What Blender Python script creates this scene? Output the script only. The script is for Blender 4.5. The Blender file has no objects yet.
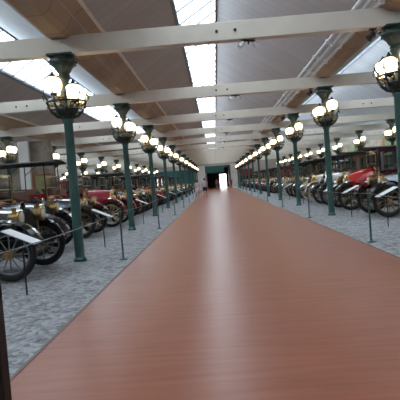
import bpy, bmesh, math, random
from mathutils import Vector, Matrix
random.seed(7)
PI = math.pi
sc = bpy.context.scene
COL = sc.collection

# ---------------------------------------------------------------- materials
def lin(c):
    return tuple((v/12.92 if v <= .04045 else ((v+.055)/1.055)**2.4) for v in [x/255 for x in c]) + (1,)

def mat(name, rgb, rough=.5, metal=0, noise=0, nscale=8, emit=None, estr=0, spec=.5, bump=0, bscale=60, coat=0):
    m = bpy.data.materials.new(name); m.use_nodes = True
    nt = m.node_tree; p = nt.nodes['Principled BSDF']
    p.inputs['Base Color'].default_value = lin(rgb)
    p.inputs['Roughness'].default_value = rough
    p.inputs['Metallic'].default_value = metal
    p.inputs['Specular IOR Level'].default_value = spec
    p.inputs['Coat Weight'].default_value = coat
    tc = nt.nodes.new('ShaderNodeTexCoord')
    if noise:
        n = nt.nodes.new('ShaderNodeTexNoise'); n.inputs['Scale'].default_value = nscale
        n.inputs['Detail'].default_value = 4
        nt.links.new(tc.outputs['Object'], n.inputs['Vector'])
        r = nt.nodes.new('ShaderNodeValToRGB')
        c = lin(rgb)
        r.color_ramp.elements[0].position = .3; r.color_ramp.elements[1].position = .7
        r.color_ramp.elements[0].color = tuple(max(0, v*(1-noise)) for v in c[:3])+(1,)
        r.color_ramp.elements[1].color = tuple(min(1, v*(1+noise)) for v in c[:3])+(1,)
        nt.links.new(n.outputs['Fac'], r.inputs['Fac'])
        nt.links.new(r.outputs['Color'], p.inputs['Base Color'])
    if bump:
        n = nt.nodes.new('ShaderNodeTexNoise'); n.inputs['Scale'].default_value = bscale
        nt.links.new(tc.outputs['Object'], n.inputs['Vector'])
        b = nt.nodes.new('ShaderNodeBump'); b.inputs['Strength'].default_value = bump
        nt.links.new(n.outputs['Fac'], b.inputs['Height'])
        nt.links.new(b.outputs['Normal'], p.inputs['Normal'])
    if emit:
        p.inputs['Emission Color'].default_value = lin(emit)
        p.inputs['Emission Strength'].default_value = estr
    return m

M = {}
M['green'] = mat('green_paint', (58, 92, 88), .38, noise=.15, nscale=5)
M['darkgreen'] = mat('dark_green_iron', (42, 58, 54), .42, noise=.35, nscale=12)
M['gilt'] = mat('tarnished_gilt', (150, 128, 84), .35, .7, noise=.3, nscale=15)
M['black'] = mat('black_lacquer', (16, 17, 20), .18, coat=.6)
M['flatblack'] = mat('black_metal', (20, 20, 23), .5, noise=.2)
M['tyre'] = mat('black_rubber', (30, 29, 30), .75, noise=.2, nscale=20)
M['whitetyre'] = mat('white_rubber', (200, 196, 188), .7, noise=.08)
M['brass'] = mat('polished_brass', (172, 142, 92), .3, 1, noise=.12, nscale=6)
M['steel'] = mat('nickel_steel', (180, 182, 186), .22, 1)
M['iron'] = mat('chassis_iron', (48, 45, 44), .5, .4, noise=.3)
M['wood'] = mat('varnished_spokes', (112, 88, 60), .4, noise=.2, nscale=10)
M['creamspoke'] = mat('cream_spokes', (196, 180, 142), .4, noise=.1)
M['redspoke'] = mat('red_spokes', (120, 30, 30), .35)
M['greyspoke'] = mat('grey_spokes', (110, 112, 116), .4)
M['core'] = mat('radiator_core', (40, 36, 32), .6, .5, noise=.4, nscale=90)
M['leather'] = mat('brown_leather', (104, 58, 42), .45, noise=.25, nscale=9, bump=.2)
M['blackleather'] = mat('black_leather', (30, 27, 27), .45, noise=.2, nscale=9, bump=.2)
M['canvas'] = mat('dark_canvas', (38, 35, 38), .8, noise=.2, nscale=20)
M['lens'] = mat('lamp_lens', (225, 220, 200), .1, spec=.8)
M['timber'] = mat('varnished_timber_body', (140, 78, 44), .35, noise=.25, nscale=4)
M['curtain'] = mat('pale_curtain', (190, 198, 190), .8)
for n, c in dict(red=(150, 22, 34), brightred=(196, 40, 34), maroon=(74, 24, 32), navy=(28, 36, 58), greyblue=(86, 98, 106),
                 white=(206, 202, 198), cream=(196, 184, 156), darkgreenpaint=(30, 48, 40), pink=(186, 78, 74), brown=(92, 54, 38),
                 yellow=(170, 140, 70), slate=(70, 76, 84)).items():
    M[n] = mat(n+'_coachwork', c, .25, coat=.5)

def glass_mat(name, tint, gloss=.12, trans=0):
    m = bpy.data.materials.new(name); m.use_nodes = True; nt = m.node_tree
    for n in list(nt.nodes): nt.nodes.remove(n)
    out = nt.nodes.new('ShaderNodeOutputMaterial')
    t = nt.nodes.new('ShaderNodeBsdfTransparent'); t.inputs['Color'].default_value = lin(tint)
    g = nt.nodes.new('ShaderNodeBsdfGlossy'); g.inputs['Roughness'].default_value = .05
    mx = nt.nodes.new('ShaderNodeMixShader'); mx.inputs['Fac'].default_value = gloss
    nt.links.new(t.outputs[0], mx.inputs[1]); nt.links.new(g.outputs[0], mx.inputs[2])
    last = mx
    if trans:
        tr = nt.nodes.new('ShaderNodeBsdfTranslucent'); tr.inputs['Color'].default_value = lin((235, 240, 245))
        m2 = nt.nodes.new('ShaderNodeMixShader'); m2.inputs['Fac'].default_value = trans
        nt.links.new(mx.outputs[0], m2.inputs[1]); nt.links.new(tr.outputs[0], m2.inputs[2]); last = m2
    nt.links.new(last.outputs[0], out.inputs[0])
    return m
M['glass'] = glass_mat('clear_glass', (235, 240, 238))
M['skyglass'] = glass_mat('skylight_glass', (240, 246, 250), .04, .3)

def globe_mat():
    m = bpy.data.materials.new('lit_opal_globe'); m.use_nodes = True; nt = m.node_tree
    p = nt.nodes['Principled BSDF']
    p.inputs['Base Color'].default_value = lin((245, 232, 200)); p.inputs['Roughness'].default_value = .25
    # the lamp inside makes the lower middle of each opal globe glow whiter than its rim
    lw = nt.nodes.new('ShaderNodeLayerWeight'); lw.inputs['Blend'].default_value = .35
    r = nt.nodes.new('ShaderNodeValToRGB')
    r.color_ramp.elements[0].color = (1, .86, .62, 1); r.color_ramp.elements[1].color = (.75, .46, .2, 1)
    nt.links.new(lw.outputs['Facing'], r.inputs['Fac'])
    nt.links.new(r.outputs['Color'], p.inputs['Emission Color'])
    p.inputs['Emission Strength'].default_value = GLOBE
    return m
GLOBE = 4.0
M['globe'] = globe_mat()

def planks(name, rgb, pitch, axis='Y', dark=.55, nz=.1):
    m = bpy.data.materials.new(name); m.use_nodes = True; nt = m.node_tree; L = nt.links.new
    p = nt.nodes['Principled BSDF']; p.inputs['Roughness'].default_value = .6
    tc = nt.nodes.new('ShaderNodeTexCoord'); sx = nt.nodes.new('ShaderNodeSeparateXYZ'); L(tc.outputs['Object'], sx.inputs[0])
    d = nt.nodes.new('ShaderNodeMath'); d.operation = 'DIVIDE'; d.inputs[1].default_value = pitch; L(sx.outputs[axis], d.inputs[0])
    fr = nt.nodes.new('ShaderNodeMath'); fr.operation = 'FRACT'; L(d.outputs[0], fr.inputs[0])
    lt = nt.nodes.new('ShaderNodeMath'); lt.operation = 'LESS_THAN'; lt.inputs[1].default_value = .07; L(fr.outputs[0], lt.inputs[0])
    fl = nt.nodes.new('ShaderNodeMath'); fl.operation = 'FLOOR'; L(d.outputs[0], fl.inputs[0])
    wn = nt.nodes.new('ShaderNodeTexWhiteNoise'); wn.noise_dimensions = '1D'; L(fl.outputs[0], wn.inputs['W'])
    n = nt.nodes.new('ShaderNodeTexNoise'); n.inputs['Scale'].default_value = 1.3; n.inputs['Detail'].default_value = 5; L(tc.outputs['Object'], n.inputs['Vector'])
    a = nt.nodes.new('ShaderNodeMath'); a.operation = 'ADD'; L(wn.outputs['Value'], a.inputs[0]); L(n.outputs['Fac'], a.inputs[1])
    r = nt.nodes.new('ShaderNodeMapRange'); r.inputs['From Min'].default_value = .2; r.inputs['From Max'].default_value = 1.6
    r.inputs['To Min'].default_value = 1-nz; r.inputs['To Max'].default_value = 1+nz; L(a.outputs[0], r.inputs['Value'])
    mxv = nt.nodes.new('ShaderNodeMath'); mxv.operation = 'MULTIPLY_ADD'; mxv.inputs[1].default_value = -(1-dark); L(lt.outputs[0], mxv.inputs[0]); L(r.outputs[0], mxv.inputs[2])
    h = nt.nodes.new('ShaderNodeVectorMath'); h.operation = 'SCALE'; h.inputs[0].default_value = lin(rgb)[:3]; L(mxv.outputs[0], h.inputs['Scale'])
    L(h.outputs[0], p.inputs['Base Color'])
    return m

M['roofboard'] = planks('painted_roof_boards', (172, 164, 158), .42, 'Y', .8, .1)
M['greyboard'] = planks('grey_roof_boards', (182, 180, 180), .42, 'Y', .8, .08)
M['skylitboard'] = planks('skylit_roof_boards', (224, 230, 236), .42, 'Y', .85, .06)  # side bays' right slopes: light from the facing skylight painted into the board colour
M['valleyboard'] = planks('bare_plywood', (160, 136, 112), 1.06, 'Y', .75, .14)
M['beam'] = mat('white_painted_timber', (218, 210, 196), .55, noise=.06, nscale=1.5)
M['pipe'] = mat('white_pipe', (214, 218, 222), .35)
M['bars'] = mat('grey_glazing_bar', (120, 126, 134), .5)

def floor_mat():
    m = bpy.data.materials.new('terracotta_floor'); m.use_nodes = True; nt = m.node_tree; L = nt.links.new
    p = nt.nodes['Principled BSDF']
    tc = nt.nodes.new('ShaderNodeTexCoord'); mp = nt.nodes.new('ShaderNodeMapping'); mp.inputs['Scale'].default_value = (.25, 3, 1)
    L(tc.outputs['Object'], mp.inputs['Vector'])
    n = nt.nodes.new('ShaderNodeTexNoise'); n.inputs['Scale'].default_value = 4; n.inputs['Detail'].default_value = 6; L(mp.outputs[0], n.inputs['Vector'])
    r = nt.nodes.new('ShaderNodeValToRGB'); r.color_ramp.elements[0].position = .3; r.color_ramp.elements[1].position = .72
    r.color_ramp.elements[0].color = lin((138, 84, 65)); r.color_ramp.elements[1].color = lin((156, 98, 77))
    L(n.outputs['Fac'], r.inputs['Fac']); L(r.outputs['Color'], p.inputs['Base Color'])
    p.inputs['Roughness'].default_value = .31
    p.inputs['Specular IOR Level'].default_value = .16
    b = nt.nodes.new('ShaderNodeBump'); b.inputs['Strength'].default_value = .035; b.inputs['Distance'].default_value = .02
    L(n.outputs['Fac'], b.inputs['Height']); L(b.outputs['Normal'], p.inputs['Normal'])
    return m
M['floor'] = floor_mat()

def gravel_mat():
    m = bpy.data.materials.new('grey_gravel'); m.use_nodes = True; nt = m.node_tree; L = nt.links.new
    p = nt.nodes['Principled BSDF']; p.inputs['Roughness'].default_value = .85
    tc = nt.nodes.new('ShaderNodeTexCoord')
    v = nt.nodes.new('ShaderNodeTexVoronoi'); v.inputs['Scale'].default_value = 16; L(tc.outputs['Object'], v.inputs['Vector'])
    n = nt.nodes.new('ShaderNodeTexNoise'); n.inputs['Scale'].default_value = 3.2; n.inputs['Detail'].default_value = 6; n.inputs['Roughness'].default_value = .7
    L(tc.outputs['Object'], n.inputs['Vector'])
    hs = nt.nodes.new('ShaderNodeSeparateColor'); L(v.outputs['Color'], hs.inputs[0])
    a = nt.nodes.new('ShaderNodeMath'); a.operation = 'MULTIPLY_ADD'; a.inputs[1].default_value = .55; L(hs.outputs[0], a.inputs[0]); L(n.outputs['Fac'], a.inputs[2])
    r = nt.nodes.new('ShaderNodeValToRGB'); r.color_ramp.elements[0].position = .35; r.color_ramp.elements[1].position = 1.0
    r.color_ramp.elements[0].color = lin((88, 88, 90)); r.color_ramp.elements[1].color = lin((160, 160, 162))
    L(a.outputs[0], r.inputs['Fac']); L(r.outputs['Color'], p.inputs['Base Color'])
    b = nt.nodes.new('ShaderNodeBump'); b.inputs['Strength'].default_value = .7; b.inputs['Distance'].default_value = .03; b.invert = True
    L(v.outputs['Distance'], b.inputs['Height']); L(b.outputs['Normal'], p.inputs['Normal'])
    return m
M['gravel'] = gravel_mat()
M['edging'] = mat('brown_edging', (118, 100, 92), .7)
M['wallwhite'] = mat('white_plaster', (205, 203, 200), .8, noise=.05, nscale=1)
M['wallbeige'] = mat('beige_plaster', (168, 156, 146), .8, noise=.05, nscale=1)
M['wallgrey'] = mat('grey_plaster', (112, 104, 98), .8, noise=.2, nscale=.8)
M['wallteal'] = mat('dark_teal_panel', (30, 84, 80), .6, noise=.15, nscale=1)
M['walldark'] = mat('dark_wall', (26, 28, 30), .6, noise=.15)
M['banner'] = mat('red_fabric', (128, 32, 36), .7, noise=.15, nscale=2)
M['palegreen'] = mat('pale_green_plaster', (176, 190, 140), .8, noise=.06)
M['board'] = mat('white_board', (232, 232, 234), .35)

def mural_mat(name, cols, scale):
    m = bpy.data.materials.new(name); m.use_nodes = True; nt = m.node_tree; L = nt.links.new
    p = nt.nodes['Principled BSDF']; p.inputs['Roughness'].default_value = .7
    tc = nt.nodes.new('ShaderNodeTexCoord'); n = nt.nodes.new('ShaderNodeTexNoise'); n.inputs['Scale'].default_value = scale; n.inputs['Detail'].default_value = 5
    L(tc.outputs['Object'], n.inputs['Vector'])
    r = nt.nodes.new('ShaderNodeValToRGB'); els = r.color_ramp.elements
    els[0].position = .3; els[0].color = lin(cols[0]); els[1].position = .7; els[1].color = lin(cols[-1])
    for i, c in enumerate(cols[1:-1]): e = els.new(.3+.4*(i+1)/(len(cols)-1)); e.color = lin(c)
    L(n.outputs['Fac'], r.inputs['Fac']); L(r.outputs['Color'], p.inputs['Base Color'])
    return m
M['mural'] = mural_mat('faded_mural', [(72, 68, 62), (104, 96, 82), (140, 128, 118), (90, 90, 74)], .9)
M['mural2'] = mural_mat('tan_mural', [(176, 126, 88), (196, 160, 124), (214, 206, 196), (180, 142, 108)], .55)
M['olive'] = mural_mat('olive_panel', [(96, 98, 62), (134, 132, 84), (112, 104, 70)], 1.5)

# ---------------------------------------------------------------- mesh helpers
class B:
    def __init__(s): s.bm = bmesh.new()
    def box(s, c, d, rot=None, bev=0):
        r = bmesh.ops.create_cube(s.bm, size=1); vs = r['verts']
        bmesh.ops.scale(s.bm, vec=d, verts=vs)
        if bev:
            es = list({e for v in vs for e in v.link_edges})
            g = bmesh.ops.bevel(s.bm, geom=es, offset=bev, segments=2, affect='EDGES', profile=.5)
            vs = list({v for f in g['faces'] for v in f.verts} | {v for v in vs if v.is_valid})
        if rot: bmesh.ops.rotate(s.bm, cent=(0, 0, 0), matrix=rot, verts=vs)
        bmesh.ops.translate(s.bm, vec=c, verts=vs); return s
    def cyl(s, a, b, r0, r1=None, n=12):
        a, b = Vector(a), Vector(b); r1 = r0 if r1 is None else r1
        d = b-a; r = bmesh.ops.create_cone(s.bm, cap_ends=True, segments=n, radius1=r0, radius2=max(r1, 1e-4), depth=d.length)
        q = d.to_track_quat('Z', 'Y').to_matrix().to_4x4()
        bmesh.ops.transform(s.bm, matrix=Matrix.Translation((a+b)/2) @ q, verts=r['verts']); return s
    def sph(s, c, r, sc3=(1, 1, 1), n=14):
        q = bmesh.ops.create_uvsphere(s.bm, u_segments=n, v_segments=max(6, n*2//3), radius=r)
        bmesh.ops.scale(s.bm, vec=sc3, verts=q['verts']); bmesh.ops.translate(s.bm, vec=c, verts=q['verts'])
        for v in q['verts']:
            for f in v.link_faces: f.smooth = True
        return s
    def tube(s, pts, r, n=8, closed=False):
        pts = [Vector(p) for p in pts]; N = len(pts); rings = []
        for i, p in enumerate(pts):
            if closed: t = pts[(i+1) % N]-pts[i-1]
            else: t = pts[min(i+1, N-1)]-pts[max(i-1, 0)]
            t.normalize()
            up = Vector((0, 0, 1)) if abs(t.z) < .95 else Vector((1, 0, 0))
            u = t.cross(up).normalized(); w = t.cross(u)
            rr = r[i] if isinstance(r, (list, tuple)) else r
            rings.append([s.bm.verts.new(p+(u*math.cos(k*2*PI/n)+w*math.sin(k*2*PI/n))*rr) for k in range(n)])
        s._bridge(rings, closed); return s
    def _bridge(s, rings, closed=False, caps=True, smooth=True):
        N = len(rings); n = len(rings[0])
        for i in range(N if closed else N-1):
            A, C = rings[i], rings[(i+1) % N]
            for k in range(n):
                f = s.bm.faces.new((A[k], A[(k+1) % n], C[(k+1) % n], C[k])); f.smooth = smooth
        if not closed and caps:
            s.bm.faces.new(rings[0][::-1]); s.bm.faces.new(rings[-1])
    def lathe(s, prof, n=20, mtx=None):   # prof: (r, z) bottom to top round Z
        rings = []
        for r, z in prof:
            rings.append([s.bm.verts.new((max(r, 1e-4)*math.cos(k*2*PI/n), max(r, 1e-4)*math.sin(k*2*PI/n), z)) for k in range(n)])
        s._bridge(rings)
        if mtx: bmesh.ops.transform(s.bm, matrix=mtx, verts=[v for rr in rings for v in rr])
        return s
    def ring(s, c, R, r, axis='Z', n=28, m=8):
        pts = []
        for k in range(n):
            a, b = R*math.cos(k*2*PI/n), R*math.sin(k*2*PI/n)
            pts.append(Vector(c)+(Vector((a, b, 0)) if axis == 'Z' else Vector((a, 0, b)) if axis == 'Y' else Vector((0, a, b))))
        # radial frame
        rings = []
        ax = {'Z': Vector((0, 0, 1)), 'Y': Vector((0, 1, 0)), 'X': Vector((1, 0, 0))}[axis]
        for p in pts:
            u = (p-Vector(c)).normalized()
            rings.append([s.bm.verts.new(p+(u*math.cos(j*2*PI/m)+ax*math.sin(j*2*PI/m))*r) for j in range(m)])
        s._bridge(rings, True); return s
    def loft(s, secs, smooth=False):
        s._bridge([[s.bm.verts.new(p) for p in sec] for sec in secs], smooth=smooth); return s
    def sheet(s, path, y0, y1, t, crown=0):   # path in xz, thickened by t, wide in y
        P = [Vector((a, 0, b)) for a, b in path]; secs = []
        for i, p in enumerate(P):
            d = (P[min(i+1, len(P)-1)]-P[max(i-1, 0)]).normalized(); nrm = Vector((-d.z, 0, d.x))
            if nrm.z < 0 and abs(nrm.z) > .05: pass
            ym = (y0+y1)/2
            o = [(y0, 0), (ym, crown), (y1, 0)]
            top = [p+nrm*(t/2+c)+Vector((0, y, 0)) for y, c in o]
            bot = [p+nrm*(-t/2+c)+Vector((0, y, 0)) for y, c in o[::-1]]
            secs.append(top+bot)
        return s.loft(secs)
    def prism(s, poly, y0, y1):   # polygon in xz extruded along y
        s._bridge([[s.bm.verts.new((x, y0, z)) for x, z in poly], [s.bm.verts.new((x, y1, z)) for x, z in poly]], smooth=False); return s
    def mesh(s, name):
        bmesh.ops.recalc_face_normals(s.bm, faces=s.bm.faces)
        me = bpy.data.meshes.new(name); s.bm.to_mesh(me); s.bm.free(); return me

def tag(o, label=None, cat=None, group=None, kind=None):
    if label: o['label'] = label
    if cat: o['category'] = cat
    if group: o['group'] = group
    if kind: o['kind'] = kind
    return o
def obj(name, b, m, parent=None):
    me = b.mesh(name); me.materials.append(M[m])
    o = bpy.data.objects.new(name, me); COL.objects.link(o); o.parent = parent; return o
def empty(name, loc=(0, 0, 0), rz=0):
    o = bpy.data.objects.new(name, None); COL.objects.link(o); o.location = loc; o.rotation_euler = (0, 0, rz)
    o.empty_display_size = .2; return o
def struct(name, b, m, parent=None):
    o = obj(name, b, m, parent)
    if not parent: o['kind'] = 'structure'
    return o
def copy_tree(o, parent=None):
    c = o.copy(); COL.objects.link(c); c.parent = parent
    for ch in list(o.children): copy_tree(ch, c)
    return c

CAR = 1.13
class Kit:
    """collects named pieces; builds them as parts and sub-parts, or as one mesh for far copies"""
    def __init__(s): s.p = []
    def scale(s, k):
        for q in s.p: bmesh.ops.scale(q[2].bm, vec=(k, k, k), verts=q[2].bm.verts)
        return s
    def add(s, name, m, b, sub=None): s.p.append((name, m, b, sub)); return len(s.p)-1
    def build(s, root):
        made = []
        for name, m, b, sub in s.p:
            made.append(obj(name, b, m, root if sub is None else made[sub]))
        return root
    def join(s, name):
        big = bmesh.new(); mats = []
        me = bpy.data.meshes.new(name)
        for _, m, b, _s in s.p:
            if m not in mats: mats.append(m)
            i = mats.index(m)
            for f in b.bm.faces: f.material_index = i
            bmesh.ops.recalc_face_normals(b.bm, faces=b.bm.faces)
            t = bpy.data.meshes.new('t'); b.bm.to_mesh(t); b.bm.free(); big.from_mesh(t); bpy.data.meshes.remove(t)
        big.to_mesh(me); big.free()
        for m in mats: me.materials.append(M[m])
        o = bpy.data.objects.new(name, me); COL.objects.link(o); return o

# ---------------------------------------------------------------- the hall
XL, XR, BAY, Y1, SP = -3.19, 4.13, 7.32, 10.06, 6.4
YB, YE = -8.0, 83.5
VZ, RZ = 5.0, 7.3           # roof height at valley and ridge
HB = 4.604                  # underside of the cross beams
XW, XE = XL-4*BAY, XR+2*BAY
AL, AR = -1.87, 3.06

struct('floor', B().box(((AL+AR)/2, (YB+100)/2, -.05), (AR-AL, 100-YB, .1)), 'floor')
struct('floor.001', B().box(((XW+AL)/2, (YB+YE)/2, -.06), (AL-XW, YE-YB, .1)), 'gravel')
struct('floor.002', B().box(((XE+AR)/2, (YB+YE)/2, -.06), (XE-AR, YE-YB, .1)), 'gravel')
for i, x in enumerate((AL, AR)):
    struct('trim_%d' % (i+1), B().box((x+(-.02 if i == 0 else .02), (YB+YE)/2, -.02), (.04, YE-YB, .05)), 'edging')

def slope_pt(xv, f): return (xv+f*BAY/2, VZ+f*(RZ-VZ))
SKY0 = .65
for k in range(-4, 3):
    xv = XL+k*BAY
    t = .12
    a = slope_pt(xv, 0); b = slope_pt(xv, SKY0 if True else 1); r = (xv+BAY/2, RZ); e = (xv+BAY, VZ)
    struct('ceiling', B().prism([a, b, (b[0], b[1]+t), (a[0], a[1]+t)], YB, YE), 'roofboard')
    struct('ceiling', B().prism([(r[0]+.02, RZ-.01), e, (e[0], e[1]+t), (r[0]+.02, RZ+t)], YB, YE), 'greyboard' if k == 0 else 'skylitboard')
    # skylight: bars and panes lie along the upper part of the left-hand slope
    n = k+5
    w = empty('window_%d' % n, (b[0], YB, b[1])); w['kind'] = 'structure'
    dx, dz = r[0]-b[0], RZ-b[1]
    fr = B()
    fr.prism([(-.05, -.05), (.05, .01), (.05, .13), (-.05, .13)], 0, YE-YB)
    fr.prism([(dx-.05, dz-.05), (dx+.03, dz), (dx+.03, dz+.13), (dx-.05, dz+.1)], 0, YE-YB)
    y = 0
    while y < YE-YB:
        fr.prism([(0, 0), (dx, dz), (dx, dz+.06), (0, .06)], y, y+.045); y += SP/6
    obj('window_frame', fr, 'bars', w)
    obj('window_pane', B().prism([(0, .065), (dx, dz+.065), (dx, dz+.075), (0, .075)], 0, YE-YB), 'skyglass', w)
# ridge-to-eave planks seen as longitudinal battens near the left valley
nt_ = 3
for k in range(-3, 3):
    xv = XL+k*BAY
    b = B()
    b.prism([(xv-.33, 5.34), (xv-.30, 5.02), (xv-.16, 4.93), (xv+.16, 4.93), (xv+.30, 5.02), (xv+.46, 5.34), (xv+.46, 5.44), (xv-.33, 5.44)], YB, YE)
    if k < 2:
        struct('trim_%d' % nt_, b, 'valleyboard'); nt_ += 1
    # flat plywood strip on the slope above the gutter, closed by a thin batten
    s0 = slope_pt(xv, .125); s1 = slope_pt(xv, .19)
    if k < 3:
        q = B(); q.prism([(s0[0], s0[1]-.015), (s1[0], s1[1]-.015), (s1[0], s1[1]-.005), (s0[0], s0[1]-.005)], YB, YE)
        struct('trim_%d' % nt_, q, 'valleyboard'); nt_ += 1
        q = B(); q.prism([(s1[0], s1[1]-.05), (s1[0]+.06, s1[1]-.02), (s1[0]+.06, s1[1]+.03), (s1[0], s1[1])], YB, YE)
        struct('trim_%d' % nt_, q, 'beam'); nt_ += 1

# cross beams, one per line of columns and bay, with bolted joint at the middle
beam_ys = [Y1+SP*i for i in range(-2, 12)]
first = None
def crossbeam(xv):
    b = B()
    b.box((xv+BAY/2, 0, HB+.2), (BAY, .24, .40), bev=.012)
    root = obj('ceiling_beam', b, 'beam')
    q = B()
    for dx in (-.2, .2):
        for s in (-1, 1): q.cyl((xv+BAY/2+dx, s*.118, HB+.2), (xv+BAY/2+dx, s*.15, HB+.2), .035, .03, 8)
    obj('bolt', q, 'iron', root)
    root['kind'] = 'structure'
    return root
for k in range(-4, 3):
    xv = XL+k*BAY
    src = crossbeam(xv)
    for i, y in enumerate(beam_ys):
        o = src if i == 0 else copy_tree(src)
        o.location = (0, y, 0); 

# pipes beside the right-hand gutter of the aisle bay
for j, (px, pz, pr) in enumerate(((XR-.72, 5.21, .035), (XR-.57, 5.13, .045), (XR-.40, 5.04, .04))):
    p = B(); p.cyl((px, YB, pz), (px, YE, pz), pr, n=10)
    for y in [Y1-2+1.6*i for i in range(-3, 40)]:
        p.box((px, y, pz), (pr*2+.04, .05, pr*2+.05))
    tag(obj('ceiling_pipe', p, 'pipe'), ['thin white pipe highest on the roof slope right of the aisle', 'thick white pipe between two thinner ones above right lamps',
        'white pipe lowest of three, beside the plywood gutter at right'][j], 'pipe', 'pipes along the right gutter')

# side, back and end walls
struct('wall_left', B().box((XW-.1, (YB+YE)/2, 2.6), (.2, YE-YB, 5.4)), 'wallgrey')
struct('wall_right', B().box((XE+.1, (YB+YE)/2, 2.6), (.2, YE-YB, 5.4)), 'wallwhite')
struct('wall_right.001', B().box((XE-.03, (YB+YE)/2, 4.0), (.06, YE-YB, 1.5)), 'mural2')
for i in range(7):
    y = 22.0+i*12.8
    if y < YE: tag(obj('wall_pilaster', B().box((XE-.25, y, 2.4), (.5, 2.4, 4.7), bev=.03), 'palegreen'), kind='structure')
struct('wall_back', B().box(((XW+XE)/2, YB-.1, 3.8), (XE-XW, .2, 7.6)), 'wallgrey')
e = B()   # end wall with the wide opening to the lobby
OL, OR, OH = -1.75, 2.95, 4.25
e.box(((XW+OL)/2, YE+.1, 3.8), (OL-XW, .2, 7.6)); e.box(((XE+OR)/2, YE+.1, 3.8), (XE-OR, .2, 7.6)); e.box(((OL+OR)/2, YE+.1, (7.6+OH)/2), (OR-OL, .2, 7.6-OH))
struct('wall_end', e, 'wallbeige')
struct('wall_end.001', B().box((-3.75-5, YE-.04, 1.95), (10, .08, 3.9)), 'wallteal')
for x0, x1 in ((-3.7, -1.75), (2.95, 4.35)): struct('trim_39', B().box(((x0+x1)/2, YE-.12, 2.2), (x1-x0, .24, 4.4)), 'wallwhite')
struct('wall_end.002', B().box((4.5+6, YE-.04, 1.0), (12, .08, 2.0)), 'walldark')
bn = obj('wall_banner', B().box((5.9, YE-.12, 2.65), (2.7, .05, 1.3), bev=.01), 'banner')
tag(bn, 'dark red banner high on the far end wall, right of the aisle', 'banner')
# lobby
w = B(); w.box((OL-.1, 92, 2.2), (.2, 16.6, 4.6)); w.box((OR+.1, 92, 2.2), (.2, 16.6, 4.6)); w.box(((OL+OR)/2, 92, OH+.15), (OR-OL+.4, 16.8, .2))
struct('wall_lobby', w, 'wallgrey')
D0, D1, DH = .95, 2.55, 2.9   # open sunlit doorway
w = B(); w.box(((OL+D0)/2, 100.1, 2.2), (D0-OL, .2, 4.6)); w.box(((OR+D1)/2, 100.1, 2.2), (OR-D1, .2, 4.6)); w.box(((D0+D1)/2, 100.1, (4.5+DH)/2), (D1-D0, .2, 4.5-DH))
struct('wall_lobby.001', w, 'walldark')
struct('trim_40', B().box((0, YE-.06, 3.62), (3.5, .1, 1.24)), 'wallteal')
d = empty('door_1', ((D0+D1)/2, 100.05, 0)); d['kind'] = 'structure'
f = B(); W = (D1-D0)/2
f.box((-W+.04, 0, DH/2), (.08, .24, DH)); f.box((W-.04, 0, DH/2), (.08, .24, DH)); f.box((0, 0, DH-.04), (2*W, .24, .08)); obj('door_frame', f, 'bars', d)
struct('ground_outside', B().box((2, 115, -.08), (60, 29.5, .1)), 'wallwhite')

# partition wall with a faded mural behind the first cars on the left
pt = empty('partition_wall', (-11.0, 25.6, 0)); tag(pt, kind='structure')
obj('panel', B().box((.1, 0, 2.3), (3.4, .25, 4.6), bev=.02), 'mural', pt)
obj('pillar', B().box((.25, -.1, 2.3), (.6, .45, 4.6), bev=.02), 'wallwhite', pt)
obj('lower_panel', B().box((1.15, -.15, 1.45), (.8, .06, 2.3), bev=.01), 'olive', pt)
obj('panel_frame', B().box((.68, -.16, 1.45), (.14, .1, 2.4)).box((1.62, -.16, 1.45), (.14, .1, 2.4)).box((1.15, -.16, 2.65), (1.0, .1, .1)), 'timber', pt)

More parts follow.
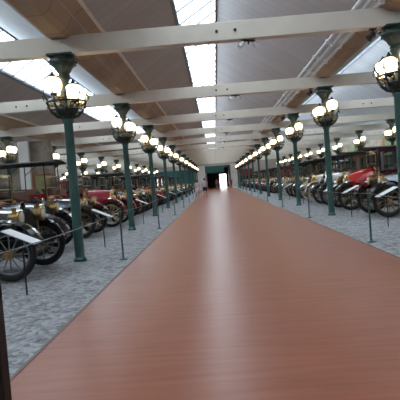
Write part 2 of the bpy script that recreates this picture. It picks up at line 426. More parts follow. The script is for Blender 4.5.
# ---------------------------------------------------------------- candelabra lamp columns
def lamp_kit(out=-1, n=20):
    K = Kit()
    b = B(); b.lathe([(.15, 0), (.15, .04), (.12, .06), (.11, .12), (.108, .5), (.104, 2.0), (.098, 3.1), (.125, 3.14), (.125, 3.2), (.09, 3.24), (.075, 4.3)], n)
    K.add('post', 'green', b)
    b = B(); b.lathe([(.08, 4.12), (.13, 4.16), (.11, 4.20), (.15, 4.24), (.19, 4.32), (.27, 4.40), (.29, 4.50), (.26, 4.51), (.28, 4.56)], n)
    for k in range(8):   # acanthus leaves curling out of the bell
        a = k*PI/4; c, s_ = math.cos(a), math.sin(a)
        b.tube([(c*.12, s_*.12, 4.29), (c*.19, s_*.19, 4.36), (c*.27, s_*.27, 4.45), (c*.31, s_*.31, 4.44), (c*.30, s_*.30, 4.40)], [.03, .035, .03, .022, .012], 6)
    b.box((0, 0, 4.583), (.56, .56, .042), bev=.008)
    K.add('capital', 'darkgreen', b)
    b = B(); b.lathe([(.10, 3.15), (.17, 3.24), (.24, 3.36), (.22, 3.47), (.14, 3.52), (.16, 3.6), (.12, 3.68), (.09, 4.05), (.13, 4.1), (.09, 4.16)], n)
    for k in range(10):
        a = k*2*PI/10; c, s_ = math.cos(a), math.sin(a)
        P = [(.12, 3.22), (.24, 3.26), (.35, 3.36), (.42, 3.50), (.42, 3.62), (.47, 3.70), (.52, 3.68), (.50, 3.62)]
        b.tube([(c*r, s_*r, z) for r, z in P], [.022, .022, .02, .02, .02, .018, .014, .01], 6)
        b.cyl((c*.47, s_*.47, 3.69), (c*.49, s_*.49, 3.84), .022, .003, 6)
    b.ring((0, 0, 3.38), .36, .018); b.ring((0, 0, 3.56), .425, .022)
    K.add('basket', 'darkgreen', b)
    b = B()
    for k in range(10):
        a = (k+.5)*2*PI/10; c, s_ = math.cos(a), math.sin(a)
        b.sph((c*.40, s_*.40, 3.46), .035, n=8)
        b.tube([(c*.2, s_*.2, 3.40), (c*.30, s_*.30, 3.52), (c*.36, s_*.36, 3.60)], .014, 5)
    b.ring((0, 0, 3.64), .30, .02)
    K.add('ornament', 'gilt', b)
    for dx, dy, z in ((out*.21, -.17, 3.94), (out*.21, .17, 3.94), (-out*.23, -.17, 3.74), (-out*.23, .17, 3.74)):
        q = 1.12
        b = B(); b.lathe([(r_*q, z+(h_-z)*q) for r_, h_ in [(0.01, z-.17), (.08, z-.16), (.135, z-.12), (.165, z-.04), (.17, z+.03), (.15, z+.10), (.11, z+.14), (.07, z+.155)]], 20, Matrix.Translation((dx, dy, 0)))
        g = K.add('globe', 'globe', b)
        b = B(); b.lathe([(.085, z+.165), (.10, z+.19), (.05, z+.22), (.02, z+.28), (.004, z+.30)], 12, Matrix.Translation((dx, dy, 0)))
        b.lathe([(.02, z-.24), (.07, z-.21), (.085, z-.165)], 12, Matrix.Translation((dx, dy, 0)))
        for t in range(4):
            ca, sa = math.cos(t*PI/2+.6), math.sin(t*PI/2+.6)
            b.tube([(dx+ca*r_, dy+sa*r_, z+h_) for r_, h_ in ((.08, -.19), (.155, -.14), (.195, -.03), (.195, .04), (.165, .13), (.09, .18))], .008, 5)
        b.tube([(dx*.35, dy*.35, z-.24), (dx*.7, dy*.7, z-.25), (dx, dy, z-.20)], .02, 6)
        K.add('globe_holder', 'darkgreen', b, g)
    return K
ORD = ['first', 'second', 'third', 'fourth', 'fifth', 'sixth', 'seventh', 'eighth', 'ninth', 'tenth', 'eleventh', 'twelfth', 'thirteenth', 'fourteenth', 'fifteenth', 'sixteenth', 'seventeenth', 'eighteenth', 'nineteenth', 'twentieth', 'twenty-first', 'twenty-second', 'twenty-third', 'twenty-fourth']
lampL = None
for side, x, out in (('left', XL, -1), ('right', XR, 1)):
    root = empty('lamp_post'); lamp_kit(out).build(root)
    for i in range(12):
        o = root if i == 0 else copy_tree(root)
        o.location = (x, Y1+SP*i, 0)
        tag(o, 'green four-globe lamp column at the %s edge of the aisle, %s from the camera' % (side, ORD[i]), 'lamp post', 'lamp columns along the %s of the aisle' % side)
far = lamp_kit(1, 10).join('lamp_post'); used = False
for x, nm, y0 in ((XL-BAY, 'in the second line left of the aisle', 2), (XL-2*BAY, 'in the third line left of the aisle', 3), (XL-3*BAY, 'in the farthest line on the left', 4), (XR+BAY, 'in the second line right of the aisle', 1)):
    for i in range(y0, 12):
        if not used: o = far; used = True
        else: o = far.copy(); COL.objects.link(o)
        o.location = (x, Y1+SP*i, 0)
        tag(o, 'lit lamp column %s, %s from camera' % (nm, ORD[i-y0]), 'lamp post', 'lamp columns '+nm)

# spotlights under the beams and beside the gutter
def spot(loc, rz, label):
    r = empty('spotlight', loc, rz); tag(r, label, 'spotlight', 'small spotlights fixed to the beams')
    b = B(); b.box((0, 0, -.02), (.30, .06, .04)); b.cyl((0, 0, -.03), (0, 0, -.1), .015); obj('mount', b, 'flatblack', r)
    for s in (-1, 1):
        b = B(); b.lathe([(.02, 0), (.045, .02), (.055, .12), (.06, .16)], 12, Matrix.Translation((s*.1, 0, -.05)) @ Matrix.Rotation(PI*.75*s, 4, 'Y')); obj('lamp_head', b, 'board', r)
for i in range(0, 6):
    spot((.95, Y1+SP*i, HB), .3, 'small double spotlight under the %s ceiling beam, middle of the aisle' % ORD[i])
for i, (x, y) in enumerate(((3.66, Y1), (3.66, Y1+SP), (3.66, Y1+2*SP))):
    r = empty('floodlight', (x, y, HB)); tag(r, 'black floodlight hanging under the %s ceiling beam near the right lamp column' % ORD[i], 'floodlight', 'floodlights by the right lamp columns')
    b = B(); b.box((0, 0, -.01), (.14, .12, .02)).cyl((0, 0, -.01), (0, 0, -.12), .018); obj('bracket', b, 'flatblack', r)
    b = B(); b.lathe([(.04, 0), (.07, .04), (.08, .18)], 14, Matrix.Translation((.04, 0, -.1)) @ Matrix.Rotation(-2.2, 4, 'Y')); obj('lamp_head', b, 'flatblack', r)

# ---------------------------------------------------------------- barrier posts, ropes, boards
def post_kit():
    r = empty('barrier_post')
    obj('post', B().lathe([(.10, 0), (.10, .012), (.03, .03), (.022, .06), (.020, 1.08), (.03, 1.09), (.03, 1.12), (.012, 1.15)], 12), 'green', r)
    obj('rope_ring', B().ring((0, 0, 1.06), .035, .008, n=14, m=6), 'brass', r); return r
src = None
for side, x in (('left', -2.15), ('right', 3.27)):
    for i in range(0, 12):
        y = 9.82+SP*i
        if src is None: src = o = post_kit()
        else: o = copy_tree(src)
        o.location = (x, y, -.01)
        tag(o, 'slim green barrier post on gravel, %s from the camera on the %s of the aisle' % (ORD[i], side), 'barrier post', 'barrier posts on the %s' % side)
    for i in range(-1, 11):
        y = 9.82+SP*i; b = B()
        b.tube([(x, y+.045+(SP-.09)*t/10, 1.05-.05*4*(t/10)*(1-t/10)) for t in range(11)], .006, 6)
        tag(obj('barrier_rope', b, 'greyspoke'), 'thin barrier rope on the %s of the aisle, %s span from camera' % (side, ORD[i+1]), 'rope', 'barrier ropes on the %s' % side)
def board(x, y, side, label):
    r = empty('information_board', (x, y, 0), 0 if side < 0 else PI); tag(r, label, 'information board', 'white sloping boards in front of the cars')
    obj('board', B().box((0, 0, .93), (.56, .32, .018), rot=Matrix.Rotation(.43, 3, 'Y'), bev=.004), 'board', r)
    b = B(); b.cyl((0, 0, 0), (0, 0, .90), .014); b.box((0, 0, .905), (.3, .2, .02), rot=Matrix.Rotation(.43, 3, 'Y')); obj('stand', b, 'flatblack', r)
for i, y in enumerate((6.95, 12.0, 18.6, 25.4, 31.6, 38)): board(-3.1, y, -1, 'white sloping information board on the left gravel, %s from the camera' % ORD[i])
for i, y in enumerate((12.1, 15.3, 17.9, 23.6, 28, 33, 39)): board(4.5, y, 1, 'white sloping information board on the right gravel, %s from the camera' % ORD[i])

# ---------------------------------------------------------------- vintage cars (nose towards +x, front axle at x = 1.45)
def arch(w, z0, z1, n=10, sq=.5):   # closed section: flat bottom, rounded top, in yz
    P = [(-w/2, z0), (w/2, z0)]
    r = min(w/2, (z1-z0)*sq)
    for k in range(n+1):
        a = PI*k/n
        P.append((math.cos(a)*w/2, z1-r+math.sin(a)*r))
    return P
def sec(x, w, z0, z1, sq=.5, dx=0): return [Vector((x, y, z)) for y, z in arch(w, z0, z1, sq=sq)]

def car_kit(c, fend, kind, spoke='wood', tyre='tyre', seat='leather', hood='', radm='brass', roof=None, R=.44, trim='brass', upper=None, hh=1.18, n=26, top=2.1, cab0=-.52, hf=.05):
    K = Kit(); hood = hood or c
    AX, RX, T = 1.45, -1.45, .70
    # chassis
    b = B()
    for s in (-1, 1):
        b.box((0, s*.38, .60), (3.7, .06, .10)); 
        for ax in (AX, RX):
            b.tube([(ax-.45, s*.45, .58), (ax-.2, s*.45, .50), (ax, s*.45, .48), (ax+.2, s*.45, .50), (ax+.45, s*.45, .58)], .028, 6)
    for ax in (AX, RX): b.cyl((ax, -T, R), (ax, T, R), .032)
    b.sph((RX, 0, R), .15); b.tube([(.3, 0, .55), (-.6, 0, .5), (RX, 0, R)], .035, 6)
    b.cyl((AX-.15, -.6, R-.05), (AX-.15, .6, R-.05), .015, n=6)
    b.cyl((AX+.1, 0, .55), (AX+.34, 0, .50), .018).cyl((AX+.34, 0, .5), (AX+.36, 0, .34), .014).cyl((AX+.36, 0, .34), (AX+.46, 0, .33), .018)
    b.box((.2, 0, .53), (1.2, .5, .16), bev=.04)
    K.add('chassis', 'iron', b)
    for ax in (AX, RX):
        for s in (-1, 1):
            y = s*T
            b = B(); b.ring((ax, y, R), R-.055, .055, 'Y', n=n); w = K.add('wheel', tyre, b)
            b = B(); b.ring((ax, y, R), R-.12, .02, 'Y', n=n, m=6); K.add('rim', spoke, b, w)
            b = B()
            for k in range(12):
                a = k*PI/6; b.cyl((ax+.06*math.cos(a), y, R+.06*math.sin(a)), (ax+(R-.12)*math.cos(a), y, R+(R-.12)*math.sin(a)), .013, .011, 6)
            K.add('spokes', spoke, b, w)
            b = B(); b.cyl((ax, y-.09, R), (ax, y+.09, R), .07, n=14).cyl((ax, y+s*.09, R), (ax, y+s*.14, R), .045, .03, 12); K.add('hub', trim, b, w)
    # fenders and running boards
    b = B()
    for s in (-1, 1): b.box((.1, s*.47, .50), (2.0, .02, .30)); b.prism([(AX-.05, .62), (AX-.6, .42), (AX-.6, .66)], s*.47-.01, s*.47+.01); b.box((AX-.45, s*.53, .66), (.9, .16, .012))
    K.add('splash_apron', 'flatblack', b)
    for s in (-1, 1):
        y0, y1 = s*T-.17, s*T+.17
        F = [(AX+math.cos(a)*(R+.10), R+math.sin(a)*(R+.10)) for a in [math.radians(v) for v in range(10, 131, 12)]]
        F += [(AX-.62, .62), (AX-.82, .42)]
        K.add('fender', fend, B().sheet(F[::-1], y0, y1, .018, .03))
        G = [(RX+.82, .40), (RX+.62, .60)] + [(RX+math.cos(a)*(R+.10), R+math.sin(a)*(R+.10)) for a in [math.radians(v) for v in range(50, 171, 12)]]
        K.add('fender', fend, B().sheet(G, y0, y1, .018, .03))
        K.add('running_board', fend, B().box((0, s*T, .40), (1.30, .28, .035), bev=.01).box((.4, s*.53, .5), (.05, .3, .05)).box((-.4, s*.53, .5), (.05, .3, .05)))
    # bonnet and radiator
    h = K.add('bonnet', hood, B().loft([sec(.50, .78, .62, hh+.02, .45), sec(.9, .72, .62, hh+.02-hf*.45, .45), sec(1.36, .62, .62, hh-hf, .45)], False))
    lm = trim if hood in ('white', 'cream') else hood
    for s in (-1, 1):
        b = B(); b.box((.92, s*.343, .74), (.66, .015, .02), rot=Matrix.Rotation(-s*.14, 3, 'Z'))
        for k in range(7): b.box((.62+k*.10, s*(.385-.014*k), .84), (.03, .02, .22))
        K.add('louvres', lm, b, h)
    b = B(); b.cyl((.5, 0, hh+.025), (.9, 0, hh+.025-hf*.45), .012, n=6).cyl((.9, 0, hh+.025-hf*.45), (1.36, 0, hh-hf), .012, n=6)
    K.add('bonnet_hinge', lm, b, h)
    b = B(); b.loft([sec(1.36, .66, .58, hh-hf+.03, .42), sec(1.50, .66, .58, hh-hf+.03, .42)]); b.cyl((1.43, 0, hh-hf+.02), (1.43, 0, hh-hf+.10), .05, .04).sph((1.43, 0, hh-hf+.12), .035, n=8)
    r = K.add('radiator', radm, b)
    b = B(); b.loft([sec(1.49, .54, .66, hh-hf-.04, .4), sec(1.508, .54, .66, hh-hf-.04, .4)]); K.add('radiator_core', 'core', b, r)
    # head lamps and side lamps
    for s in (-1, 1):
        b = B(); mt = Matrix.Translation((1.36, s*.47, 1.02)) @ Matrix.Rotation(PI/2, 4, 'Y')
        b.lathe([(.03, 0), (.07, .03), (.10, .08), (.115, .19), (.125, .205), (.125, .235), (.11, .24)], 18, mt); b.cyl((1.48, s*.47, 1.10), (1.48, s*.47, 1.19), .03, .04, 10)
        b.cyl((1.48, s*.47, .64), (1.48, s*.47, .94), .018).cyl((1.48, s*.36, .66), (1.48, s*.48, .66), .016)
        l = K.add('headlamp', trim, b)
        b = B(); b.lathe([(.108, .236), (.08, .255), (.02, .265)], 18, mt); K.add('lens', 'lens', b, l)
        b = B(); b.box((.50, s*.52, 1.12), (.13, .12, .15), bev=.02).lathe([(.06, 0), (.03, .06), (.02, .09)], 10, Matrix.Translation((.50, s*.52, 1.19))).cyl((.5, s*.38, 1.1), (.5, s*.47, 1.1), .012)
        K.add('side_lamp', trim, b)
    # scuttle, steering
    K.add('dashboard', 'timber' if kind != 'limousine' else c, B().loft([sec(.40, .92, .60, hh+.10, .35), sec(.50, .86, .60, hh+.06, .35)]))
    b = B(); b.cyl((.42, -.25, .95), (-.02, -.25, 1.30), .018)
    st = K.add('steering_column', trim, b)
    b = B(); b.ring((0, 0, 0), .20, .014, n=22, m=6)
    for k in range(4): b.cyl((0, 0, 0), (.2*math.cos(k*PI/2), .2*math.sin(k*PI/2), 0), .009, n=6)
    bmesh.ops.transform(b.bm, matrix=Matrix.Translation((-.02, -.25, 1.30)) @ Matrix.Rotation(-.9, 4, 'Y'), verts=b.bm.verts)
    K.add('steering_wheel', 'blackleather', b, st)
    # lower body
    if kind == 'racer':
        K.add('body', c, B().loft([sec(.42, .84, .62, 1.0), sec(-.4, .80, .62, .95), sec(-.9, .78, .62, .9)]))
        for s in (-1, 1):
            K.add('seat', seat, B().prism([(-.1, .92), (-.55, .92), (-.72, 1.42), (-.62, 1.44), (-.48, 1.08), (-.1, 1.06)], s*.22-.19, s*.22+.19))
        b = B(); b.cyl((-1.15, -.42, 1.05), (-1.15, .42, 1.05), .27, n=20); b.cyl((-1.15, -.43, 1.05), (-1.15, .43, 1.05), .1); K.add('fuel_tank', c, b)
    else:
        b = B()
        for s in (-1, 1):   # body sides with a low doorway between the seats
            ps = [(.42, .62), (.42, 1.0), (.1, .78), (-.05, .80), (-.15, 1.24), (-.62, 1.34), (-.70, .88), (-.95, .84), (-1.05, 1.36), (-1.84, 1.42), (-1.92, .95), (-1.78, .62)]
            if kind == 'limousine': ps = [(.42, .62), (.42, 1.0), (.1, .78), (-.05, .80), (-.15, 1.16), (-.5, 1.20), (-.5, 1.22), (-1.86, 1.22), (-1.92, .95), (-1.78, .62)]
            b.prism(ps, s*.58-.03, s*.58+.03)
        b.box((-.68, 0, .64), (2.2, 1.16, .05)); b.prism([(-1.78, .62), (-1.92, .95), (-1.83, 1.26), (-1.77, 1.26), (-1.84, .95), (-1.72, .64)], -.58, .58)
        body = K.add('body', c, b)
        b = B()
        for s in (-1, 1):
            b.box((-.82, s*.615, 1.0), (.01, .012, .3)); b.box((-1.0, s*.62, 1.02), (.09, .03, .02))
        K.add('door_handle', trim, b, body)
        K.add('front_seat', seat, B().prism([(-.05, .66), (-.05, .98), (-.45, .98), (-.56, 1.50), (-.68, 1.52), (-.64, .66)], -.54, .54))
        if kind == 'tourer':
            K.add('rear_seat', seat, B().prism([(-1.15, .66), (-1.15, 1.04), (-1.55, 1.06), (-1.66, 1.58), (-1.80, 1.60), (-1.76, .66)], -.54, .54))
    if kind == 'limousine':
        u = upper or c; b = B(); x0, x1 = cab0, -1.86; cz = (top+1.2)/2; ch = top-1.2
        b.box(((x0+x1)/2, 0, top-.08), (x0-x1, 1.18, .14), bev=.02)
        for s in (-1, 1):
            for x in (x0-.03, (x0+x1)/2, x1+.03): b.box((x, s*.575, cz), (.07, .05, ch))
            b.box(((x0+x1)/2, s*.575, 1.25), (x0-x1, .05, .10))
        b.box((x1+.03, 0, 1.32), (.06, 1.16, .25)).box((x1+.03, .42, 1.6), (.06, .32, .75)).box((x1+.03, -.42, 1.6), (.06, .32, .75)).box((x0-.03, 0, 1.3), (.06, 1.1, .2))
        cb = K.add('cabin', u, b)
        for s in (-1, 1):
            for xa in ((x0*1.5+x1*.5)/2, (x0*.5+x1*1.5)/2):
                K.add('side_window', 'glass', B().box((xa, s*.575, cz), ((x0-x1)/2-.08, .012, ch-.1)), cb)
            b = B()
            for xa in (x0-.12, (x0+x1)/2-.1, (x0+x1)/2+.1, x1+.12): b.box((xa, s*.54, cz), (.11, .02, ch-.1), bev=.008)
            K.add('curtain', 'curtain', b, cb)
        K.add('front_window', 'glass', B().box((x0-.03, 0, cz+.05), (.012, 1.1, ch-.2)), cb)
        K.add('rear_seat', seat, B().prism([(-1.25, .66), (-1.25, 1.04), (-1.55, 1.02), (-1.62, 1.5), (-1.74, 1.5), (-1.74, .66)], -.52, .52))
    if roof:
        b = B(); secs = []
        for x in (.72, .1, -.6, -1.3, -1.94):
            secs.append([Vector((x, y, z)) for y, z in ((-.64, top-.03), (.64, top-.03), (.66, top+.01), (.4, top+.06), (0, top+.08), (-.4, top+.06), (-.66, top+.01))])
        b.loft(secs)
        rf = K.add('roof', roof, b)
        for s in (-1, 1):
            K.add('roof_post', 'flatblack', B().cyl((.45, s*.56, 1.05), (.45, s*.58, top), .018, n=8))
            if kind != 'limousine':
                K.add('roof_post', 'flatblack', B().cyl((-.62, s*.56, 1.15), (-.62, s*.58, top), .018, n=8).cyl((-.62, s*.57, top-.3), (-.2, s*.58, top), .012, n=6))
                K.add('roof_post', 'flatblack', B().cyl((-1.84, s*.56, 1.2), (-1.84, s*.58, top), .018, n=8))
    if kind != 'racer':
        b = B()
        for z in (1.3, 1.56, 1.9): b.cyl((.45-.0, -.50, z), (.45, .50, z), .014, n=6)
        for s in (-1, 1): b.cyl((.45, s*.50, 1.1), (.45, s*.50, 1.9), .014, n=6)
        wf = K.add('windshield', trim, b)
        K.add('windshield_glass', 'glass', B().box((.45, 0, 1.6), (.01, .98, .6)), wf)
    if kind == 'tourer' and not roof:   # folded hood
        b = B()
        for k in range(4): b.box((-1.78-.07*k, 0, 1.38+.03*k), (.05, 1.22, .26), rot=Matrix.Rotation(-.5, 3, 'Y'), bev=.015)
        K.add('folded_hood', 'canvas', b)
    # horn and spare wheel
    b = B(); b.lathe([(.012, 0), (.015, .2), (.03, .32), (.08, .40)], 12, Matrix.Translation((.2, .66, .95)) @ Matrix.Rotation(PI/2, 4, 'Y')).sph((.17, .66, .95), .05, n=8).cyl((.3, .6, .8), (.3, .66, .95), .012, n=6)
    K.add('horn', trim, b)
    if kind != 'racer':
        b = B(); b.ring((.12, -.72, .84), .36, .05, 'Y', n=n); b.box((.12, -.66, .5), (.3, .1, .06)); K.add('spare_tyre', 'tyre', b)
    return K.scale(CAR)

def place(kit, joined, loc, rz, label, group):
    if joined: o = kit.join('vintage_car')
    else: o = empty('vintage_car'); kit.build(o)
    o.location = loc; o.rotation_euler = (0, 0, rz); tag(o, label, 'car', group); return o

GL = 'vintage cars parked left of the aisle'; GR = 'vintage cars parked right of the aisle'
left = [
 (8.88, -3.86, dict(radm='black', c='black', fend='black', kind='tourer', spoke='greyspoke', seat='blackleather'), 'black vintage car with brass lamps, nearest on the left, cut by frame edge'),
 (12.0, -4.65, dict(radm='steel', c='navy', fend='black', kind='tourer', spoke='wood', seat='leather', hood='navy'), 'dark blue open vintage car with brown seats, second from camera on the left'),
 (15.4, -4.5, dict(c='brown', fend='black', kind='tourer', spoke='wood', hood='slate', seat='leather', roof='canvas', top=2.3), 'brown vintage car with slate bonnet and tall dark canopy, third on the left'),
 (19.0, -4.34, dict(c='red', fend='red', kind='tourer', spoke='creamspoke', R=.46, hh=1.37), 'deep red vintage car with red fenders and cream wheel rims on the left'),
 (22.3, -4.5, dict(c='maroon', fend='pink', kind='tourer', spoke='wood'), 'maroon vintage car with salmon pink fenders, just behind the deep red one'),
 (25.6, -4.5, dict(c='navy', fend='black', kind='tourer', spoke='wood', roof='canvas'), 'navy vintage car with black canopy, sixth from the camera on the left'),
 (28.9, -4.5, dict(c='slate', fend='black', kind='limousine', roof='canvas', upper='black'), 'slate grey and black closed vintage car, seventh from the camera on the left'),
 (32.2, -4.4, dict(c='brightred', fend='brightred', kind='racer', spoke='redspoke'), 'bright red vintage car with fuel tank behind the seats, eighth on the left'),
]
right = [
 (15.2, 5.42, dict(c='greyblue', fend='black', kind='tourer', spoke='wood', hood='greyblue', roof=None, seat='blackleather', R=.45), 'grey-blue vintage car with black fenders, nearest on the right, cut by frame edge'),
 (18.7, 5.28, dict(c='maroon', fend='black', kind='limousine', hood='brightred', roof='canvas', upper='maroon', spoke='wood', R=.45, cab0=.38, hh=1.42, hf=.2), 'vintage limousine with bright red bonnet, maroon cabin and pale curtains'),
 (21.9, 5.3, dict(c='white', fend='black', kind='tourer', roof='canvas', spoke='greyspoke', radm='steel', trim='steel', hh=1.33), 'white vintage tourer with dark canopy and black fenders behind the red-bonneted limousine'),
 (25.1, 5.36, dict(c='timber', fend='cream', kind='limousine', hood='cream', upper='timber', roof='canvas', tyre='whitetyre', spoke='creamspoke', hh=1.3), 'vintage car with timber cabin, cream bonnet and white wheels on the right'),
 (28.4, 5.5, dict(c='black', fend='black', kind='tourer', roof='canvas'), 'black vintage tourer with canopy behind the white-wheeled timber one'),
 (31.6, 5.5, dict(c='darkgreenpaint', fend='black', kind='tourer', roof='canvas'), 'dark green vintage tourer with canopy, sixth from the camera on the right'),
 (34.8, 5.5, dict(c='maroon', fend='cream', kind='tourer', tyre='whitetyre', spoke='creamspoke', roof='canvas'), 'maroon vintage tourer with cream fenders and white wheels far down the right'),
 (38.0, 5.5, dict(c='brown', fend='brown', kind='limousine', roof='canvas'), 'brown closed vintage car, eighth from the camera on the right'),
]
for y, ax, kw, lab in left: place(car_kit(**kw), False, (ax-1.45*CAR, y, 0), 0, lab, GL)
for y, ax, kw, lab in right: place(car_kit(**kw), False, (ax+1.45*CAR, y, 0), PI, lab, GR)
cols = ['black', 'maroon', 'navy', 'cream', 'darkgreenpaint', 'brown', 'slate', 'brightred', 'yellow']
words = dict(black='black', maroon='maroon', navy='navy blue', cream='cream', darkgreenpaint='dark green', brown='brown', slate='slate grey', brightred='red', yellow='dull yellow')
protos = []
for i, c in enumerate(cols):
    kd = ['tourer', 'limousine', 'tourer'][i % 3]
    o = car_kit(c=c, fend='black' if i % 2 == 0 else c, kind=kd, roof='canvas' if i % 3 != 2 else None, n=16).join('vintage_car')
    protos.append([o, False, words[c], {'tourer': 'open', 'limousine': 'closed'}[kd]])
def far_car(i, loc, rz, where, group):
    p = protos[i % len(protos)]
    if not p[1]: o = p[0]; p[1] = True
    else: o = p[0].copy(); COL.objects.link(o)
    o.location = loc; o.rotation_euler = (0, 0, rz)
    tag(o, '%s %s vintage car %s' % (p[2], p[3], where), 'car', group)
for i in range(13):
    far_car(i, (-5.9, 35.5+3.3*i, 0), 0, 'far down the left row, %s from the camera' % ORD[8+i], GL)
    far_car(i+4, (6.9, 41.3+3.25*i, 0), PI, 'far down the right row, %s from the camera' % ORD[8+i], GR)
for i in range(16):
    far_car(i*2+1, (-13.9, 26.8+3.4*i, 0), PI, 'in the second row on the left, %s from front' % ORD[i], 'cars in the second row on the left')
for i in range(14):
    far_car(i*2+3, (-20.6, 33+3.6*i, 0), 0, 'in the third row on the left, %s from front' % ORD[i], 'cars in the third row on the left')
for i in range(14):
    far_car(i*2, (14.0, 25+3.6*i, 0), 0, 'in the row by the right wall, %s from front' % ORD[i], 'cars in the row by the right wall')
# the two nearest cars of the second left row stand between the first row and the partition
far_car(2, (-9.75, 19.6, 0), PI/2, 'behind the blue one, in front of the mural partition', 'cars behind the first left row')

# ---------------------------------------------------------------- people
def person(loc, rz, h, skin, top, bottom, hairc, label, dress=False, stride=.12):
    r = empty('person', loc, rz); tag(r, label, 'person', 'visitors walking in the aisle')
    k = h/1.75
    J = dict(pel=(0, 0, .95), wai=(0, 0, 1.1), che=(0, .01, 1.32), nec=(0, 0, 1.50), hd0=(0, -.01, 1.58), hd1=(0, -.01, 1.66), hd2=(0, 0, 1.72),
             hl=(-.1, 0, .90), kl=(-.11, -.5*stride, .5), al=(-.11, -stride, .09), fl=(-.11, -stride-.15, .03),
             hr=(.1, 0, .90), kr=(.11, .3*stride, .5), ar=(.11, stride, .09), fr=(.11, stride-.15, .03),
             sl=(-.19, 0, 1.42), el=(-.25, .03, 1.14), wl=(-.26, -.06, .90), pl=(-.26, -.08, .82),
             sr=(.19, 0, 1.42), er=(.25, .03, 1.14), wr=(.26, -.06, .90), pr=(.26, -.08, .82))
    Rr = dict(pel=.15, wai=.13, che=.15, nec=.055, hd0=.075, hd1=.09, hd2=.07, hl=.095, kl=.06, al=.04, fl=.035, hr=.095, kr=.06, ar=.04, fr=.035,
              sl=.06, el=.042, wl=.03, pl=.035, sr=.06, er=.042, wr=.03, pr=.035)
    E_ = [('pel', 'wai'), ('wai', 'che'), ('che', 'nec'), ('nec', 'hd0'), ('hd0', 'hd1'), ('hd1', 'hd2'), ('pel', 'hl'), ('hl', 'kl'), ('kl', 'al'), ('al', 'fl'), ('pel', 'hr'), ('hr', 'kr'), ('kr', 'ar'), ('ar', 'fr'),
          ('che', 'sl'), ('sl', 'el'), ('el', 'wl'), ('wl', 'pl'), ('che', 'sr'), ('sr', 'er'), ('er', 'wr'), ('wr', 'pr')]
    # fingers fan out of each palm
    for s, q in ((-1, 'pl'), (1, 'pr')):
        for i, (dy, L) in enumerate(((-.03, .075), (-.01, .09), (.01, .085), (.03, .065))):
            nmf = q+'f%d' % i; J[nmf] = (J[q][0], J[q][1]+dy-.01, J[q][2]-L); Rr[nmf] = .009; E_.append((q, nmf))
        J[q+'t'] = (J[q][0]-s*.02, J[q][1]-.055, J[q][2]-.03); Rr[q+'t'] = .011; E_.append((q, q+'t'))
    names = list(J); me = bpy.data.meshes.new('body')
    me.from_pydata([Vector(J[n])*k for n in names], [(names.index(a), names.index(b)) for a, b in E_], [])
    bo = bpy.data.objects.new('body', me); COL.objects.link(bo); bo.parent = r
    md = bo.modifiers.new('skin', 'SKIN')
    me.skin_vertices  # created by the modifier below
    for i, n in enumerate(names):
        me.skin_vertices[0].data[i].radius = (Rr[n]*k, Rr[n]*k*(.8 if n in ('pel', 'wai', 'che') else 1))
    me.skin_vertices[0].data[0].use_root = True
    bo.modifiers.new('sub', 'SUBSURF').levels = 1; bo.modifiers['sub'].render_levels = 1
    me.materials.append(M[skin])
    b = B()
    def el(z, rx, ry, cx=0, cy=0): return [Vector((cx+rx*math.cos(t*PI/8), cy+ry*math.sin(t*PI/8), z))*k for t in range(16)]
    b.loft([el(.92, .185, .15), el(1.1, .17, .14), el(1.32, .20, .155), el(1.44, .17, .12), el(1.50, .08, .075)], True)
    for s in (-1, 1): b.tube([Vector(p)*k for p in ((s*.15, 0, 1.44), (s*.21, 0, 1.40), (s*.245, .02, 1.22))], [.07*k, .075*k, .066*k], 8)
    obj('shirt', b, top, r)
    b = B()
    if dress: b.loft([el(.45, .25, .22), el(.75, .22, .19), el(.98, .18, .15)], True); obj('skirt', b, bottom, r)
    else:
        b.loft([el(.80, .19, .155), el(.98, .18, .15)], True)
        for s, q in ((-1, 'l'), (1, 'r')): b.tube([Vector(J['h'+q])*k, (Vector(J['h'+q])*.3+Vector(J['k'+q])*.7)*k], [.115*k, .095*k], 10)
        obj('shorts', b, bottom, r)
    b = B(); b.sph(Vector((0, .015, 1.68))*k, .098*k, (1, 1.08, 1.0), 14); obj('hair', b, hairc, r)
    b = B(); b.sph(Vector((-.035, -.10, 1.66))*k, .012*k, n=6).sph(Vector((.035, -.10, 1.66))*k, .012*k, n=6); obj('eyes', b, 'black', r)
    b = B(); b.cyl(Vector((0, -.09, 1.65))*k, Vector((0, -.125, 1.62))*k, .01*k, .016*k, 6); obj('nose', b, skin, r)
    return r
M['skin'] = mat('skin', (196, 146, 120), .5); M['lilac'] = mat('pale_lilac_cloth', (186, 170, 190), .8); M['blush'] = mat('pale_pink_cloth', (214, 180, 186), .8)
M['darkcloth'] = mat('dark_cloth', (44, 34, 50), .85); M['rust'] = mat('dusky_red_cloth', (128, 70, 72), .85); M['hair'] = mat('brown_hair', (52, 38, 30), .6)
person((-1.05, 43.5, 0), PI-.3, 1.85, 'skin', 'lilac', 'darkcloth', 'hair', 'person walking in a pale lilac top and dark shorts, left side of the aisle')
person((-1.85, 45.0, 0), PI+.2, 1.72, 'skin', 'blush', 'blush', 'hair', 'person in a pale pink dress beside the one in dark shorts', dress=True)
person((.28, 76.0, 0), PI, 1.78, 'skin', 'rust', 'darkcloth', 'hair', 'distant person in a dusky red top left of the bright doorway')
person((2.55, 74.0, 0), 0, 1.78, 'skin', 'rust', 'rust', 'hair', 'distant person in dusky red clothes right of the bright doorway')

# dark upright at the lower left, close to the camera
g = empty('gate_post', (-1.115, 2.1, 0)); tag(g, 'black upright post close to the camera at the lower left edge', 'post')
obj('post', B().box((0, 0, 1.1), (.08, .08, 2.2), bev=.008), 'flatblack', g)
obj('base_plate', B().box((0, 0, .01), (.2, .2, .02), bev=.004), 'flatblack', g)

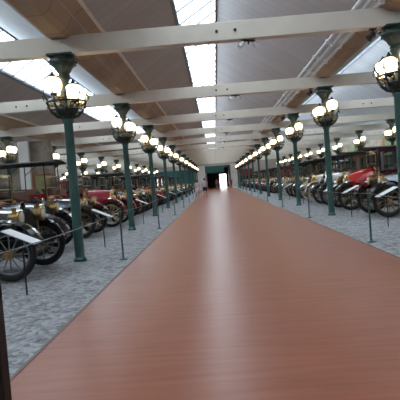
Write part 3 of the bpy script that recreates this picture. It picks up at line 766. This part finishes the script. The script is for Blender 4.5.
# ---------------------------------------------------------------- light
wd = bpy.data.worlds.new('World'); sc.world = wd; wd.use_nodes = True
nt = wd.node_tree; bg = nt.nodes['Background']
bg.inputs['Color'].default_value = (.93, .97, 1.0, 1); bg.inputs['Strength'].default_value = 7.5
for k in range(-4, 3):     # portals that guide sky light through each strip of glass
    xv = XL+k*BAY; b0 = slope_pt(xv, SKY0); 
    cx, cz = (b0[0]+xv+BAY/2)/2, (b0[1]+RZ)/2; ln = math.hypot(BAY/2*(1-SKY0), (RZ-VZ)*(1-SKY0))
    ld = bpy.data.lights.new('sky_portal', 'AREA'); ld.shape = 'RECTANGLE'; ld.size = ln; ld.size_y = YE-YB
    ld.cycles.is_portal = True
    o = bpy.data.objects.new('sky_portal', ld); COL.objects.link(o)
    o.location = (cx-.1, (YB+YE)/2, cz+.16); o.rotation_euler = (0, -math.atan2(RZ-VZ, BAY/2), 0)

# ---------------------------------------------------------------- camera
cd = bpy.data.cameras.new('Camera'); cam = bpy.data.objects.new('Camera', cd); COL.objects.link(cam); sc.camera = cam
cd.sensor_fit = 'HORIZONTAL'; cd.sensor_width = 36; cd.lens = 36*450/400; cd.clip_start = .05; cd.clip_end = 400
yaw, pitch, roll = -.037, .041, .076
cy, sy, cp, sp_ = math.cos(yaw), math.sin(yaw), math.cos(pitch), math.sin(pitch)
fwd = Vector((cp*sy*-1*-1, cp*cy, -sp_)); fwd = Vector((-sy*-1*cp, cy*cp, -sp_))
rgt = Vector((cy, -sy, 0)); fwd = Vector((sy*cp, cy*cp, -sp_)); up = rgt.cross(fwd)
# roll: photo verticals lean to the left at the top
R3 = Matrix((rgt, up, -fwd)).transposed() @ Matrix.Rotation(-roll, 3, 'Z')
cam.matrix_world = Matrix.Translation((0, 0, 1.58)) @ R3.to_4x4()

sc.view_settings.view_transform = 'Standard'; sc.view_settings.look = 'None'
sc.view_settings.gamma = 1; sc.view_settings.use_curve_mapping = False; sc.view_settings.exposure = .14
sc.cycles.sample_clamp_indirect = 4; sc.cycles.max_bounces = 8; sc.cycles.diffuse_bounces = 4; sc.cycles.transparent_max_bounces = 12
sc.cycles.use_denoising = True; sc.cycles.use_light_tree = True
